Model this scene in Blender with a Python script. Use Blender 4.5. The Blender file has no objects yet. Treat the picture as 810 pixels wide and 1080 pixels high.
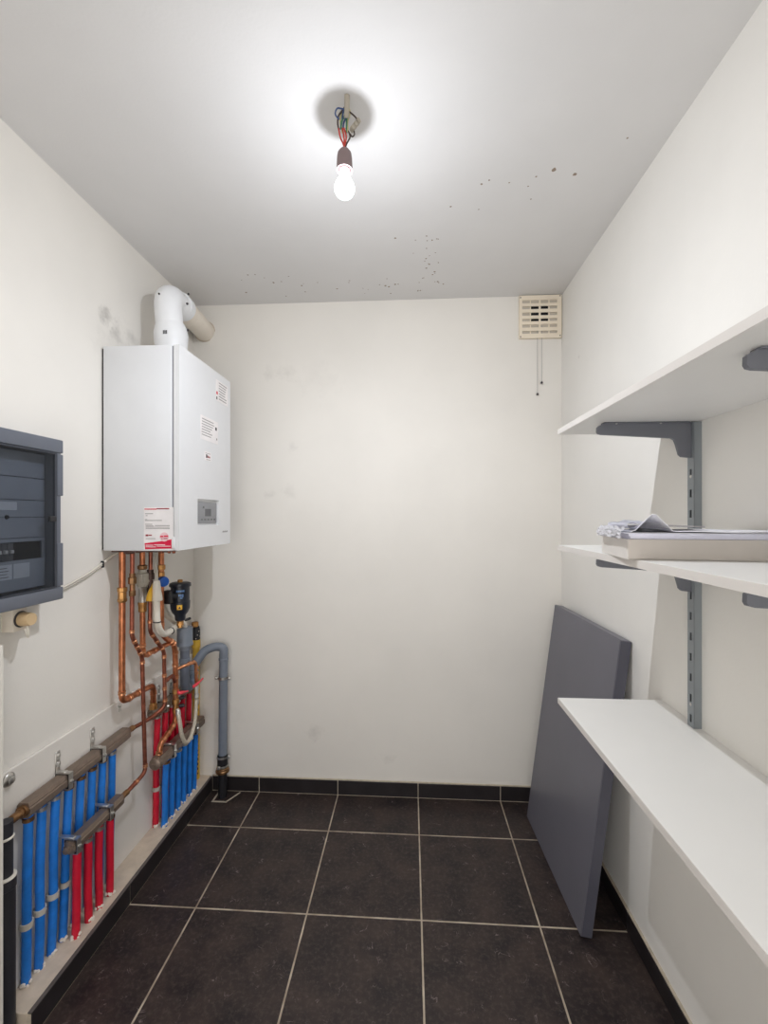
import bpy, bmesh, math, random
from mathutils import Vector, Matrix
random.seed(7)
S = bpy.context.scene
COL = S.collection
PI = math.pi
V = Vector

# ------------------------------------------------------------------ materials
MATS = {}
def nod(nt, t, **kw):
    n = nt.nodes.new(t)
    for k, v in kw.items(): setattr(n, k, v)
    return n
def mth(nt, op, a, b=None, c=None):
    n = nod(nt, 'ShaderNodeMath', operation=op)
    for i, v in enumerate((a, b, c)):
        if v is None: continue
        if isinstance(v, (int, float)): n.inputs[i].default_value = v
        else: nt.links.new(v, n.inputs[i])
    return n.outputs[0]
def mixc(nt, f, a, b):
    n = nod(nt, 'ShaderNodeMix', data_type='RGBA')
    for i, v in ((0, f), (6, a), (7, b)):
        if isinstance(v, (int, float)): n.inputs[i].default_value = v
        elif isinstance(v, tuple): n.inputs[i].default_value = v + (1,)
        else: nt.links.new(v, n.inputs[i])
    return n.outputs[2]
def noise(nt, vec, scale, detail=3, rough=.55):
    n = nod(nt, 'ShaderNodeTexNoise')
    n.inputs['Scale'].default_value = scale; n.inputs['Detail'].default_value = detail
    n.inputs['Roughness'].default_value = rough
    nt.links.new(vec, n.inputs['Vector']); return n.outputs[0]
def ramp(nt, f, p0, p1, c0=(0, 0, 0), c1=(1, 1, 1)):
    n = nod(nt, 'ShaderNodeValToRGB')
    n.color_ramp.elements[0].position = p0; n.color_ramp.elements[1].position = p1
    n.color_ramp.elements[0].color = c0 + (1,); n.color_ramp.elements[1].color = c1 + (1,)
    nt.links.new(f, n.inputs[0]); return n.outputs[0]
def mat(name, col, rough=.5, metal=0., var=.06, scale=14., bump=0., bscale=60., spec=.5, coat=0.):
    if name in MATS: return MATS[name]
    m = bpy.data.materials.new(name); m.use_nodes = True
    nt = m.node_tree; b = nt.nodes['Principled BSDF']
    tc = nod(nt, 'ShaderNodeTexCoord').outputs['Object']
    n = noise(nt, tc, scale)
    lo = tuple(c*(1-var) for c in col); hi = tuple(min(1, c*(1+var)) for c in col)
    nt.links.new(ramp(nt, n, .3, .7, lo, hi), b.inputs['Base Color'])
    b.inputs['Roughness'].default_value = rough; b.inputs['Metallic'].default_value = metal
    b.inputs['Specular IOR Level'].default_value = spec
    b.inputs['Coat Weight'].default_value = coat
    if bump:
        bp = nod(nt, 'ShaderNodeBump'); bp.inputs['Strength'].default_value = bump
        bp.inputs['Distance'].default_value = .002
        nt.links.new(noise(nt, tc, bscale), bp.inputs['Height']); nt.links.new(bp.outputs[0], b.inputs['Normal'])
    MATS[name] = m; return m
def s2l(r, g, b):
    f = lambda c: c/12.92 if c <= .04045 else ((c+.055)/1.055)**2.4
    return tuple(f(c/255) for c in (r, g, b))

def wall_mat(name, col, spots=(), rough=.75, var=.03):
    """matt paint with faint roller mottling; spots = soft grey scuffs (x,y,z,radius,strength)"""
    m = bpy.data.materials.new(name); m.use_nodes = True
    nt = m.node_tree; b = nt.nodes['Principled BSDF']
    tc = nod(nt, 'ShaderNodeTexCoord').outputs['Object']
    n1 = noise(nt, tc, 2.2, 4); lo = tuple(c*(1-var) for c in col); hi = tuple(min(1, c*(1+var)) for c in col)
    c = ramp(nt, n1, .3, .7, lo, hi)
    fine = noise(nt, tc, 45, 3); warp = noise(nt, tc, 19, 4, .65)
    for (x, y, z, r, st) in spots:
        d = nod(nt, 'ShaderNodeVectorMath', operation='DISTANCE')
        nt.links.new(tc, d.inputs[0]); d.inputs[1].default_value = (x, y, z)
        f = mth(nt, 'SUBTRACT', 1, mth(nt, 'DIVIDE', mth(nt, 'ADD', d.outputs['Value'], mth(nt, 'MULTIPLY', mth(nt, 'SUBTRACT', warp, .5), r*3.2)), r))
        f = mth(nt, 'MAXIMUM', f, 0)
        f = mth(nt, 'MULTIPLY', mth(nt, 'MULTIPLY', f, st*.42), mth(nt, 'ADD', fine, .3))
        c = mixc(nt, f, c, (.16, .14, .125))
    nt.links.new(c, b.inputs['Base Color'])
    b.inputs['Roughness'].default_value = rough; b.inputs['Specular IOR Level'].default_value = .25
    bp = nod(nt, 'ShaderNodeBump'); bp.inputs['Strength'].default_value = .12; bp.inputs['Distance'].default_value = .002
    nt.links.new(noise(nt, tc, 120, 3), bp.inputs['Height']); nt.links.new(bp.outputs[0], b.inputs['Normal'])
    MATS[name] = m; return m

def floor_mat():
    m = bpy.data.materials.new('floor_tiles'); m.use_nodes = True
    nt = m.node_tree; b = nt.nodes['Principled BSDF']
    tc = nod(nt, 'ShaderNodeTexCoord').outputs['Object']
    sp = nod(nt, 'ShaderNodeSeparateXYZ'); nt.links.new(tc, sp.inputs[0])
    dx = mth(nt, 'PINGPONG', mth(nt, 'ADD', sp.outputs[0], .768 + .403*20), .2015)
    dy = mth(nt, 'PINGPONG', mth(nt, 'ADD', sp.outputs[1], -1.941 + .41*20), .205)
    wob = mth(nt, 'MULTIPLY', mth(nt, 'SUBTRACT', noise(nt, tc, 30), .5), .0016)
    d = mth(nt, 'ADD', mth(nt, 'MINIMUM', dx, dy), wob)
    g = mth(nt, 'SUBTRACT', 1, ramp_val(nt, d, .0024, .0034))
    n1 = noise(nt, tc, 9, 5, .6); n2 = noise(nt, tc, 70, 4, .7)
    base = ramp(nt, n1, .32, .72, s2l(30, 25, 28), s2l(66, 54, 50))
    base = mixc(nt, mth(nt, 'MULTIPLY', ramp_val(nt, n2, .48, .75), .55), base, s2l(92, 80, 74))
    # pale veins and scratches
    wv = nod(nt, 'ShaderNodeTexNoise'); wv.inputs['Scale'].default_value = 16; wv.inputs['Detail'].default_value = 5
    wv.inputs['Distortion'].default_value = 1.2; nt.links.new(tc, wv.inputs['Vector'])
    v1 = mth(nt, 'ABSOLUTE', mth(nt, 'SUBTRACT', wv.outputs[0], .5))
    v1 = mth(nt, 'SUBTRACT', 1, ramp_val(nt, v1, .0, .010))
    v1 = mth(nt, 'MULTIPLY', v1, ramp_val(nt, noise(nt, tc, 22, 3), .56, .68))
    base = mixc(nt, mth(nt, 'MULTIPLY', v1, .75), base, s2l(165, 150, 146))
    gcol = ramp(nt, noise(nt, tc, 12), .3, .7, s2l(140, 125, 108), s2l(205, 192, 172))
    nt.links.new(mixc(nt, g, base, gcol), b.inputs['Base Color'])
    r = ramp(nt, n1, .3, .7, (.36,)*3, (.5,)*3); nt.links.new(r, b.inputs['Roughness'])
    b.inputs['Specular IOR Level'].default_value = .35
    bp = nod(nt, 'ShaderNodeBump'); bp.inputs['Strength'].default_value = .5; bp.inputs['Distance'].default_value = .002
    h = mth(nt, 'ADD', mth(nt, 'MULTIPLY', g, -1.), mth(nt, 'MULTIPLY', n2, .12))
    nt.links.new(h, bp.inputs['Height']); nt.links.new(bp.outputs[0], b.inputs['Normal'])
    MATS['floor'] = m; return m
def ramp_val(nt, f, a, b):
    n = nod(nt, 'ShaderNodeMapRange', clamp=True)
    nt.links.new(f, n.inputs[0]); n.inputs[1].default_value = a; n.inputs[2].default_value = b
    return n.outputs[0]

# ------------------------------------------------------------------ mesh builder
class MB:
    def __init__(s): s.bm = bmesh.new(); s.mi = 0
    def _tag(s, faces):
        for f in faces: f.material_index = s.mi
    def use(s, i): s.mi = i; return s
    def box(s, x0, x1, y0, y1, z0, z1, bev=0., seg=2, M=None):
        r = bmesh.ops.create_cube(s.bm, size=1)
        vs = r['verts']
        for v in vs: v.co = V(((x0+x1)/2+v.co.x*(x1-x0), (y0+y1)/2+v.co.y*(y1-y0), (z0+z1)/2+v.co.z*(z1-z0)))
        if M is not None:
            for v in vs: v.co = M @ v.co
        fs = set(f for v in vs for f in v.link_faces); s._tag(fs)
        if bev:
            es = list(set(e for v in vs for e in v.link_edges))
            r = bmesh.ops.bevel(s.bm, geom=es, offset=bev, segments=seg, affect='EDGES', profile=.5)
            s._tag(r['faces'])
        return s
    def ring(s, c, a, b, r, n, sx=1., sy=1.):
        return [s.bm.verts.new(c + a*(math.cos(2*PI*k/n)*r*sx) + b*(math.sin(2*PI*k/n)*r*sy)) for k in range(n)]
    def skin(s, rings, cap0=True, cap1=True):
        n = len(rings[0]); fs = []
        for A, B in zip(rings, rings[1:]):
            for k in range(n):
                fs.append(s.bm.faces.new((A[k], A[(k+1) % n], B[(k+1) % n], B[k])))
        if cap0: fs.append(s.bm.faces.new(rings[0][::-1]))
        if cap1: fs.append(s.bm.faces.new(rings[-1]))
        s._tag(fs); return s
    def lathe(s, p, d, prof, n=24, cap=True):
        """prof = [(distance along d, radius)...] from point p"""
        p = V(p); d = V(d).normalized(); a = d.orthogonal().normalized(); b = d.cross(a)
        return s.skin([s.ring(p+d*t, a, b, max(r, 1e-4), n) for t, r in prof], cap, cap)
    def cyl(s, p0, p1, r, n=20, r1=None, bev=0.):
        p0 = V(p0); p1 = V(p1); L = (p1-p0).length; r1 = r if r1 is None else r1
        pr = [(0, r), (L, r1)] if not bev else [(0, r-bev), (bev, r), (L-bev, r1), (L, r1-bev)]
        return s.lathe(p0, p1-p0, pr, n)
    def tube(s, pts, r, n=14, fil=.0, seg=7, rf=None):
        path = fillet(pts, fil, seg); L = len(path)
        T = []
        for i in range(L):
            T.append((path[min(i+1, L-1)]-path[max(i-1, 0)]).normalized())
        a = T[0].orthogonal().normalized(); rings = []
        for i in range(L):
            if i:
                q = T[i-1].rotation_difference(T[i]); a = (q @ a)
            a = (a - T[i]*a.dot(T[i])).normalized(); b = T[i].cross(a)
            rr = r if rf is None else rf(i/(L-1))
            rings.append(s.ring(path[i], a, b, rr, n))
        return s.skin(rings)
    def prism(s, pts2, f, h0, h1):
        """pts2 polygon -> f(u,v,h) -> Vector"""
        A = [s.bm.verts.new(f(u, v, h0)) for u, v in pts2]; B = [s.bm.verts.new(f(u, v, h1)) for u, v in pts2]
        return s.skin([A, B])
    def sphere(s, c, r, sc=(1, 1, 1), u=18, v=12):
        q = bmesh.ops.create_uvsphere(s.bm, u_segments=u, v_segments=v, radius=1)
        for w in q['verts']: w.co = V((c[0]+w.co.x*r*sc[0], c[1]+w.co.y*r*sc[1], c[2]+w.co.z*r*sc[2]))
        s._tag(set(f for w in q['verts'] for f in w.link_faces)); return s
    def gridplate(s, us, vs, holes, f, h0, h1):
        """flat plate made of cells with real rectangular holes"""
        P = [[[s.bm.verts.new(f(u, v, h)) for v in vs] for u in us] for h in (h0, h1)]
        solid = lambda i, j: 0 <= i < len(us)-1 and 0 <= j < len(vs)-1 and (i, j) not in holes
        fs = []
        for i in range(len(us)-1):
            for j in range(len(vs)-1):
                if not solid(i, j): continue
                fs.append(s.bm.faces.new((P[0][i][j], P[0][i][j+1], P[0][i+1][j+1], P[0][i+1][j])))
                fs.append(s.bm.faces.new((P[1][i][j], P[1][i+1][j], P[1][i+1][j+1], P[1][i][j+1])))
                for (di, dj, a, b) in ((-1, 0, (i, j), (i, j+1)), (1, 0, (i+1, j+1), (i+1, j)), (0, -1, (i+1, j), (i, j)), (0, 1, (i, j+1), (i+1, j+1))):
                    if not solid(i+di, j+dj):
                        fs.append(s.bm.faces.new((P[0][a[0]][a[1]], P[1][a[0]][a[1]], P[1][b[0]][b[1]], P[0][b[0]][b[1]])))
        s._tag(fs); return s
    def build(s, name, mats, parent=None, smooth=True, ang=38):
        bm = s.bm
        loose = [v for v in bm.verts if not v.link_faces]
        bmesh.ops.delete(bm, geom=loose, context='VERTS')
        bmesh.ops.recalc_face_normals(bm, faces=bm.faces)
        if smooth:
            for f in bm.faces: f.smooth = True
            for e in bm.edges:
                if len(e.link_faces) == 2 and e.calc_face_angle(0) > math.radians(ang): e.smooth = False
        me = bpy.data.meshes.new(name)
        origin = V((0, 0, 0))
        bm.to_mesh(me); bm.free()
        for m in (mats if isinstance(mats, (list, tuple)) else [mats]): me.materials.append(m)
        o = bpy.data.objects.new(name, me); COL.objects.link(o)
        if parent is not None:
            o.parent = parent
            o.matrix_parent_inverse = Matrix.Translation(parent.location).inverted()
        return o
def fillet(pts, r, seg=7):
    pts = [V(p) for p in pts]
    if r <= 0 or len(pts) < 3: return pts
    out = [pts[0]]
    for i in range(1, len(pts)-1):
        p = pts[i]; a = pts[i-1]-p; b = pts[i+1]-p
        q = min(r, a.length*.48, b.length*.48)
        A = p+a.normalized()*q; B = p+b.normalized()*q
        for k in range(seg+1):
            t = k/seg; out.append(A*(1-t)**2+p*2*t*(1-t)+B*t*t)
    out.append(pts[-1]); return out

def tag(o, label=None, cat=None, group=None, kind=None):
    if label: o['label'] = label
    if cat: o['category'] = cat
    if group: o['group'] = group
    if kind: o['kind'] = kind
    return o
def thing(name, loc, label, cat, group=None):
    o = bpy.data.objects.new(name, None); COL.objects.link(o); o.location = loc
    o.empty_display_size = .05
    return tag(o, label, cat, group)
def struct(name, mb, mats, smooth=False, label=None):
    o = mb.build(name, mats, None, smooth); o['kind'] = 'structure'
    if label: o['label'] = label
    return o

# ------------------------------------------------------------------ palette
WALL = (.82, .79, .74)
M_wl = wall_mat('paint_left', WALL, [(-1.113, 1.553, 2.13, .045, 1.), (-1.113, 1.6, 2.10, .035, .6), (-1.113, 1.70, 2.11, .05, .5),
                                     (-1.113, 1.60, 2.06, .12, .22), (-1.113, 1.50, 1.10, .05, .15)])
M_wb = wall_mat('paint_back', WALL, [(-.62, 2.2, 2.13, .05, .28), (-.72, 2.2, 2.13, .04, .3), (-.45, 2.2, 2.1, .10, .12), (-.6, 2.2, 1.75, .03, .3),
                                     (-.72, 2.2, 1.51, .035, .35), (-.62, 2.2, 1.53, .04, .25), (-.49, 2.2, .31, .05, .4), (-.12, 2.2, .19, .04, .3),
                                     (-.98, 2.2, .35, .12, .2)])
M_wr = wall_mat('paint_right', (.83, .81, .77), [(.738, 1.98, 2.1, .012, .8)])
M_ce = wall_mat('paint_ceiling', (.735, .725, .72))
M_board = wall_mat('paint_skirting_board', (.77, .735, .69))
M_ledge = mat('ledge_plaster', s2l(205, 190, 172), .85, var=.1, scale=20, bump=.5, bscale=45)
M_jamb = wall_mat('paint_jamb', (.76, .73, .67))
M_floor = floor_mat()
M_tile = mat('dark_skirting_tile', s2l(38, 34, 36), .38, var=.25, scale=12)
M_tilecut = mat('cut_tile_edge', s2l(96, 88, 84), .8, var=.2)
M_grout = mat('grout', s2l(190, 178, 160), .9, var=.15, scale=40)
M_mould = mat('mould_spot', s2l(150, 134, 120), .9)
M_white = mat('white_enamel', (.745, .75, .765), .32, var=.01)
M_side = mat('white_enamel_shaded', (.725, .735, .755), .38, var=.012)  # same enamel as the front, its side shading put into a darker colour
M_melamine = mat('white_melamine', (.83, .82, .795), .42, var=.015, scale=5)
M_flue = mat('white_flue_plastic', (.84, .85, .87), .4, var=.02)
M_fluecream = mat('cream_flue_pipe', s2l(232, 223, 210), .45, var=.05)
M_black = mat('black_plastic', s2l(30, 30, 34), .45)
M_dark = mat('void_shade', s2l(20, 19, 22), .8)  # near-black colour that paints the shade inside gaps and openings
M_blackpipe = mat('black_drain_plastic', s2l(42, 42, 48), .5, var=.15)
M_copper = mat('copper', s2l(190, 122, 86), .34, .9, var=.28, scale=38)
M_copperd = mat('copper_aged', s2l(150, 90, 72), .4, .85, var=.3, scale=34)
M_joint = mat('copper_joint', s2l(216, 152, 112), .28, .95, var=.2, scale=60)
M_brass = mat('brass', s2l(186, 138, 84), .34, .9, var=.22, scale=50)
M_brassd = mat('brass_dull', s2l(138, 104, 72), .42, .85, var=.25, scale=50)
M_chrome = mat('zinc_steel', s2l(200, 198, 194), .3, .9, var=.12, scale=50)
M_manif = mat('manifold_bronze', s2l(136, 120, 108), .42, .55, var=.08, scale=60)
M_blue = mat('blue_conduit', s2l(28, 120, 212), .5, var=.16, scale=24, bump=.35, bscale=120)
M_red = mat('red_conduit', s2l(206, 22, 52), .5, var=.14, scale=24, bump=.35, bscale=120)
M_clip = mat('grey_clip', s2l(196, 190, 180), .5, var=.1)
M_plaster = mat('plaster_crumbs', s2l(222, 214, 204), .9)
M_greypvc = mat('grey_pvc', s2l(122, 130, 142), .45, var=.06)
M_greypvcd = mat('grey_pvc_dark', s2l(100, 108, 122), .42, var=.08)
M_yellow = mat('yellow_gas_pipe', s2l(214, 172, 62), .45, var=.12)
M_yellowp = mat('yellow_plastic', s2l(238, 184, 50), .4)
M_hose = mat('white_hose', s2l(226, 220, 208), .5, var=.05)
M_braid = mat('braided_hose', s2l(196, 188, 172), .5, .2, var=.15, scale=160)
M_bluek = mat('blue_knob', s2l(20, 92, 190), .35)
M_redh = mat('red_lever', s2l(232, 70, 84), .35)
M_navy = mat('navy_plastic', s2l(26, 32, 44), .34, var=.12)
M_pale = mat('pale_blue_print', s2l(120, 160, 215), .5)
M_greyplate = mat('grey_display', s2l(138, 139, 142), .35)
M_greydk = mat('grey_print', s2l(96, 97, 101), .5)
M_paper = mat('white_sticker', s2l(240, 236, 236), .5)
M_crimson = mat('crimson_print', s2l(212, 22, 66), .45)
M_dred = mat('dark_red_print', s2l(150, 30, 44), .45)
M_pink = mat('pink_print', s2l(236, 200, 205), .45)
M_ink = mat('grey_ink', s2l(160, 156, 156), .6)
M_inkd = mat('dark_ink', s2l(60, 56, 58), .6)
M_cab = mat('cabinet_grey', s2l(98, 103, 114), .42, var=.05)
M_cabin = mat('cabinet_inner', s2l(168, 174, 184), .5, var=.05)
M_cablab = mat('cabinet_label', s2l(222, 226, 232), .6, var=.05)
M_rail = mat('grey_powder_steel', s2l(142, 148, 152), .45, .15, var=.03)
M_bracket = mat('slate_powder_steel', s2l(112, 114, 122), .45, .15, var=.03)
M_panel = mat('grey_laminate', s2l(104, 103, 113), .36, var=.06, scale=4, bump=.15, bscale=220)
M_paneledge = mat('grey_laminate_edge', s2l(84, 84, 95), .3, var=.05)
M_card = mat('white_cardboard', s2l(222, 217, 211), .6, var=.03)
M_cardg = mat('grey_cardboard', s2l(192, 185, 178), .65, var=.04)
M_sheet = mat('paper_sheet', s2l(240, 240, 248), .55, var=.02)
M_sheet2 = mat('paper_stack', s2l(226, 226, 240), .6, var=.05, scale=40)
M_sheet3 = mat('grey_folder', s2l(168, 164, 165), .6, var=.04)
M_cream = mat('cream_plastic', s2l(240, 228, 208), .45, var=.03)
M_creamd = mat('cream_shutter', s2l(196, 186, 172), .6)
M_beige = mat('beige_plug', s2l(206, 178, 138), .5, var=.06)
M_boxw = mat('socket_white', s2l(224, 214, 200), .5)
M_socket = mat('lampholder_mauve', s2l(130, 112, 112), .6, var=.08)
M_wred = mat('wire_red', s2l(196, 62, 48), .5)
M_wgreen = mat('wire_green', s2l(62, 118, 92), .5)
M_wblue = mat('wire_blue', s2l(60, 84, 130), .5)
M_wyel = mat('wire_yellow_green', s2l(196, 190, 130), .5)
M_wdark = mat('wire_dark', s2l(72, 58, 52), .5)
M_block = mat('terminal_block', s2l(170, 162, 148), .55)

def pane_mat():
    m = bpy.data.materials.new('smoked_door'); m.use_nodes = True; nt = m.node_tree
    nt.nodes.clear(); out = nod(nt, 'ShaderNodeOutputMaterial')
    tr = nod(nt, 'ShaderNodeBsdfTransparent'); tr.inputs[0].default_value = (.66, .675, .70, 1)
    gl = nod(nt, 'ShaderNodeBsdfGlossy'); gl.inputs['Roughness'].default_value = .08; gl.inputs[0].default_value = (.8, .84, .9, 1)
    lw = nod(nt, 'ShaderNodeLayerWeight'); lw.inputs[0].default_value = .5
    fr = mth(nt, 'ADD', mth(nt, 'MULTIPLY', mth(nt, 'POWER', lw.outputs['Facing'], 4.), .35), .02)
    mx = nod(nt, 'ShaderNodeMixShader'); nt.links.new(fr, mx.inputs[0])
    nt.links.new(tr.outputs[0], mx.inputs[1]); nt.links.new(gl.outputs[0], mx.inputs[2])
    nt.links.new(mx.outputs[0], out.inputs[0]); return m
M_pane = pane_mat()
def bulb_mat():
    m = bpy.data.materials.new('lit_bulb_glass'); m.use_nodes = True; nt = m.node_tree
    nt.nodes.clear(); out = nod(nt, 'ShaderNodeOutputMaterial')
    tr = nod(nt, 'ShaderNodeBsdfTransparent'); tr.inputs[0].default_value = (.95, .97, .98, 1)
    em = nod(nt, 'ShaderNodeEmission'); em.inputs[0].default_value = (.86, 1., .99, 1); em.inputs[1].default_value = .9
    ad = nod(nt, 'ShaderNodeAddShader'); nt.links.new(tr.outputs[0], ad.inputs[0]); nt.links.new(em.outputs[0], ad.inputs[1])
    nt.links.new(ad.outputs[0], out.inputs[0]); return m
M_bulb = bulb_mat()

# ------------------------------------------------------------------ room
XL, XR, YB, YF, ZC = -1.115, .738, 2.202, -.5, 2.485
struct('floor', MB().box(XL-.1, XR+.1, YF-.1, YB+.1, -.06, 0), M_floor)
ce = MB().box(XL-.1, XR+.1, YF-.1, YB+.1, ZC, ZC+.06)
ce.use(1)
def dot(mb, x, y, r, z=ZC):
    vs = [mb.bm.verts.new((x+math.cos(k*PI/4)*r*random.uniform(.7, 1.2), y+math.sin(k*PI/4)*r*random.uniform(.7, 1.2), z-.0004)) for k in range(8)]
    f = mb.bm.faces.new(vs); f.material_index = 1
for x, y, r in ((.447, 1.405, .009), (.519, 1.428, .007), (.40, 1.43, .0035), (.385, 1.47, .003), (.231, 1.451, .004), (.253, 1.436, .0035), (.41, 1.53, .003),
                (.32, 1.45, .003), (.14, 1.55, .004), (.24, 1.57, .003), (.62, 1.30, .003)): dot(ce, x, y, r)
for k in range(30): dot(ce, random.gauss(.07, .05), random.uniform(1.68, 2.12), random.uniform(.0025, .005))
for k in range(26): dot(ce, random.uniform(-.86, -.05), random.uniform(1.93, 2.14), random.uniform(.0025, .006))
struct('ceiling', ce, [M_ce, M_mould])
struct('wall_left', MB().box(XL-.1, XL, YF, YB, 0, ZC), M_wl)
struct('wall_right', MB().box(XR, XR+.1, YF, YB, 0, ZC), M_wr)
struct('wall_back', MB().box(XL-.1, XR+.1, YB, YB+.1, 0, ZC), M_wb)
wf = MB()
wf.gridplate([XL-.1, -.82, .55, XR+.1], [0, 2.12, ZC], {(1, 0)}, lambda u, v, h: V((u, h, v)), YF-.1, YF)
struct('wall_front', wf, M_wl)

def skirting(axis, fixed, depth, cuts, h, joint=.004):
    """row of dark tiles on a grout bed"""
    mb = MB()
    for a, b in zip(cuts, cuts[1:]):
        if axis == 'x': mb.box(a+joint/2, b-joint/2, fixed-depth, fixed-.002, .004, h-.004, .0008, 1)
        else: mb.box(min(fixed, fixed+depth)+(.0 if depth < 0 else .002), max(fixed, fixed+depth)-(.002 if depth < 0 else 0), a+joint/2, b-joint/2, .004, h-.004, .0008, 1)
    mb.use(1)
    e = abs(depth)*.72
    if axis == 'x': mb.box(cuts[0], cuts[-1], fixed-e, fixed, 0, h)
    else: mb.box(min(fixed, fixed+math.copysign(e, depth)), max(fixed, fixed+math.copysign(e, depth)), cuts[0], cuts[-1], 0, h)
    return mb
struct('baseboard_back', skirting('x', YB, .010, [-1.012, -.768, -.365, .0375, .441, XR-.012], .078), [M_tile, M_grout])
struct('baseboard_right', skirting('y', XR, -.011, [YF, -.106, .302, .712, 1.122, 1.532, 1.941, YB-.011], .072), [M_tile, M_grout])
# ledge in front of the left wall, faced with dark tiles
lg = MB().box(XL, -1.022, 1.115, YB, 0, .073, .002, 1)
struct('trim_1', lg, M_ledge)
bl = MB()
for a, b in zip([1.115, 1.532, 1.941], [1.532, 1.941, YB-.011]): bl.box(-1.020, -1.010, a+.002, b-.002, .004, .072, .0006, 1)
bl.use(1).box(-1.022, -1.0125, 1.116, YB-.011, 0, .07)
bl.use(2).box(-1.0215, -1.011, 1.116, YB-.011, .072, .0745)
struct('baseboard_left', bl, [M_tile, M_grout, M_tilecut])
bd = MB().box(XL, -1.104, 1.125, YB, .073, .70, .0025, 2)
struct('trim_2', bd, M_board)
struct('trim_3', MB().box(XL, -1.03, .45, 1.056, 0, 1.075, .003, 2), M_jamb)
# notch of mortar around the foot of the drain pipe
nt_ = MB()
nt_.box(-.976, -.968, 2.108, YB-.012, 0, .002); nt_.box(-.976, -.900, 2.104, 2.112, 0, .002)
nt_.box(-.0035, .0035, -.045, .045, 0, .002, M=Matrix.Translation((-.884, 2.145, 0)) @ Matrix.Rotation(math.radians(-28), 4, 'Z'))
struct('trim_4', nt_, M_grout)

# ------------------------------------------------------------------ pendant bulb
T = thing('pendant_light_bulb', (-.178, 1.18, 2.485), 'lit bare bulb in a mauve lampholder hanging on short wires from the ceiling', 'light bulb')
bx, by = -.178, 1.18
pr = [(q*.84, r) for q, r in [(0, .0115), (.004, .0125), (.016, .0135), (.03, .0185), (.045, .0255), (.056, .028), (.066, .0272), (.077, .0225), (.085, .0145), (.089, .006), (.0895, .0005)]]
MB().lathe((bx, by, 2.3355), (0, 0, -1), pr, 28).build('glass_bulb', M_bulb, T, ang=80)
MB().lathe((bx, by, 2.351), (0, 0, -1), [(0, .012), (.004, .0135), (.013, .0135), (.016, .0125)], 24).build('bulb_cap', mat('bulb_cap', s2l(225, 205, 208), .4), T)
MB().lathe((bx, by, 2.393), (0, 0, -1), [(0, .006), (.003, .012), (.012, .0185), (.024, .0205), (.045, .0212), (.057, .0215), (.057, .0185), (.045, .0175)], 28, cap=True).build('lampholder', M_socket, T)
MB().tube([(-.163, 1.125, 2.486), (-.165, 1.135, 2.462), (-.168, 1.148, 2.448)], .007, 12, .01).build('conduit_stub', M_block, T)
wires = [(M_wgreen, (-.170, 1.150, 2.462), (-.186, 1.165, 2.436)), (M_wblue, (-.178, 1.145, 2.458), (-.188, 1.170, 2.438)), (M_wyel, (-.158, 1.150, 2.465), (-.168, 1.172, 2.432)),
         (M_wgreen, (-.166, 1.140, 2.455), (-.172, 1.175, 2.432)), (M_wdark, (-.190, 1.150, 2.457), (-.192, 1.172, 2.437)), (M_wblue, (-.172, 1.155, 2.452), (-.18, 1.168, 2.440)), (M_wyel, (-.186, 1.155, 2.456), (-.182, 1.175, 2.432))]
for m, a, b in wires:
    mid = ((a[0]+b[0])/2+random.uniform(-.005, .005), (a[1]+b[1])/2, (a[2]+b[2])/2+random.uniform(-.003, .003))
    MB().tube([(-.165, 1.133, 2.468), a, mid, b], .0023, 8, .006, 5).build('wire', m, T)
for m, dx, e in ((M_wred, -.006, (-.010, .0)), (M_wred, .004, (.004, .004)), (M_wdark, .012, (.010, -.002)), (M_wred, -.001, (.0, -.003))):
    MB().tube([(bx+e[0]-.004, 1.168, 2.440), (bx+dx+e[0]*.6, 1.176, 2.424), (bx+dx*.3, 1.18, 2.404), (bx+dx*.12, 1.18, 2.389)], .0022, 8, .008, 5).build('wire', m, T)
Rm = Matrix.Translation((-.148, 1.172, 2.449)) @ Matrix.Rotation(.7, 4, 'Y') @ Matrix.Rotation(.5, 4, 'Z')
tb = MB()
for k in range(3): tb.box(-.006, .006, -.011, .011, -.016+k*.011, -.006+k*.011, .002, 1, M=Rm)
tb.build('terminal_block', M_block, T)
MB().tube([(-.166, 1.14, 2.462), (-.152, 1.155, 2.462), (-.142, 1.165, 2.460), (-.146, 1.172, 2.452)], .002, 8, .006).build('wire', M_wdark, T)
MB().tube([(-.152, 1.176, 2.440), (-.150, 1.178, 2.428), (-.158, 1.18, 2.424), (-.162, 1.178, 2.432)], .0018, 8, .006).build('wire', M_wdark, T)
MB().tube([(-.168, 1.14, 2.462), (-.19, 1.125, 2.455), (-.196, 1.128, 2.44), (-.186, 1.14, 2.438)], .0019, 8, .008).build('wire', M_wblue, T)
IES_K = .0155
L = bpy.data.lights.new('bulb_filament', 'POINT'); L.energy = 10; L.shadow_soft_size = .005; L.color = (.97, .99, 1.05)
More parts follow.
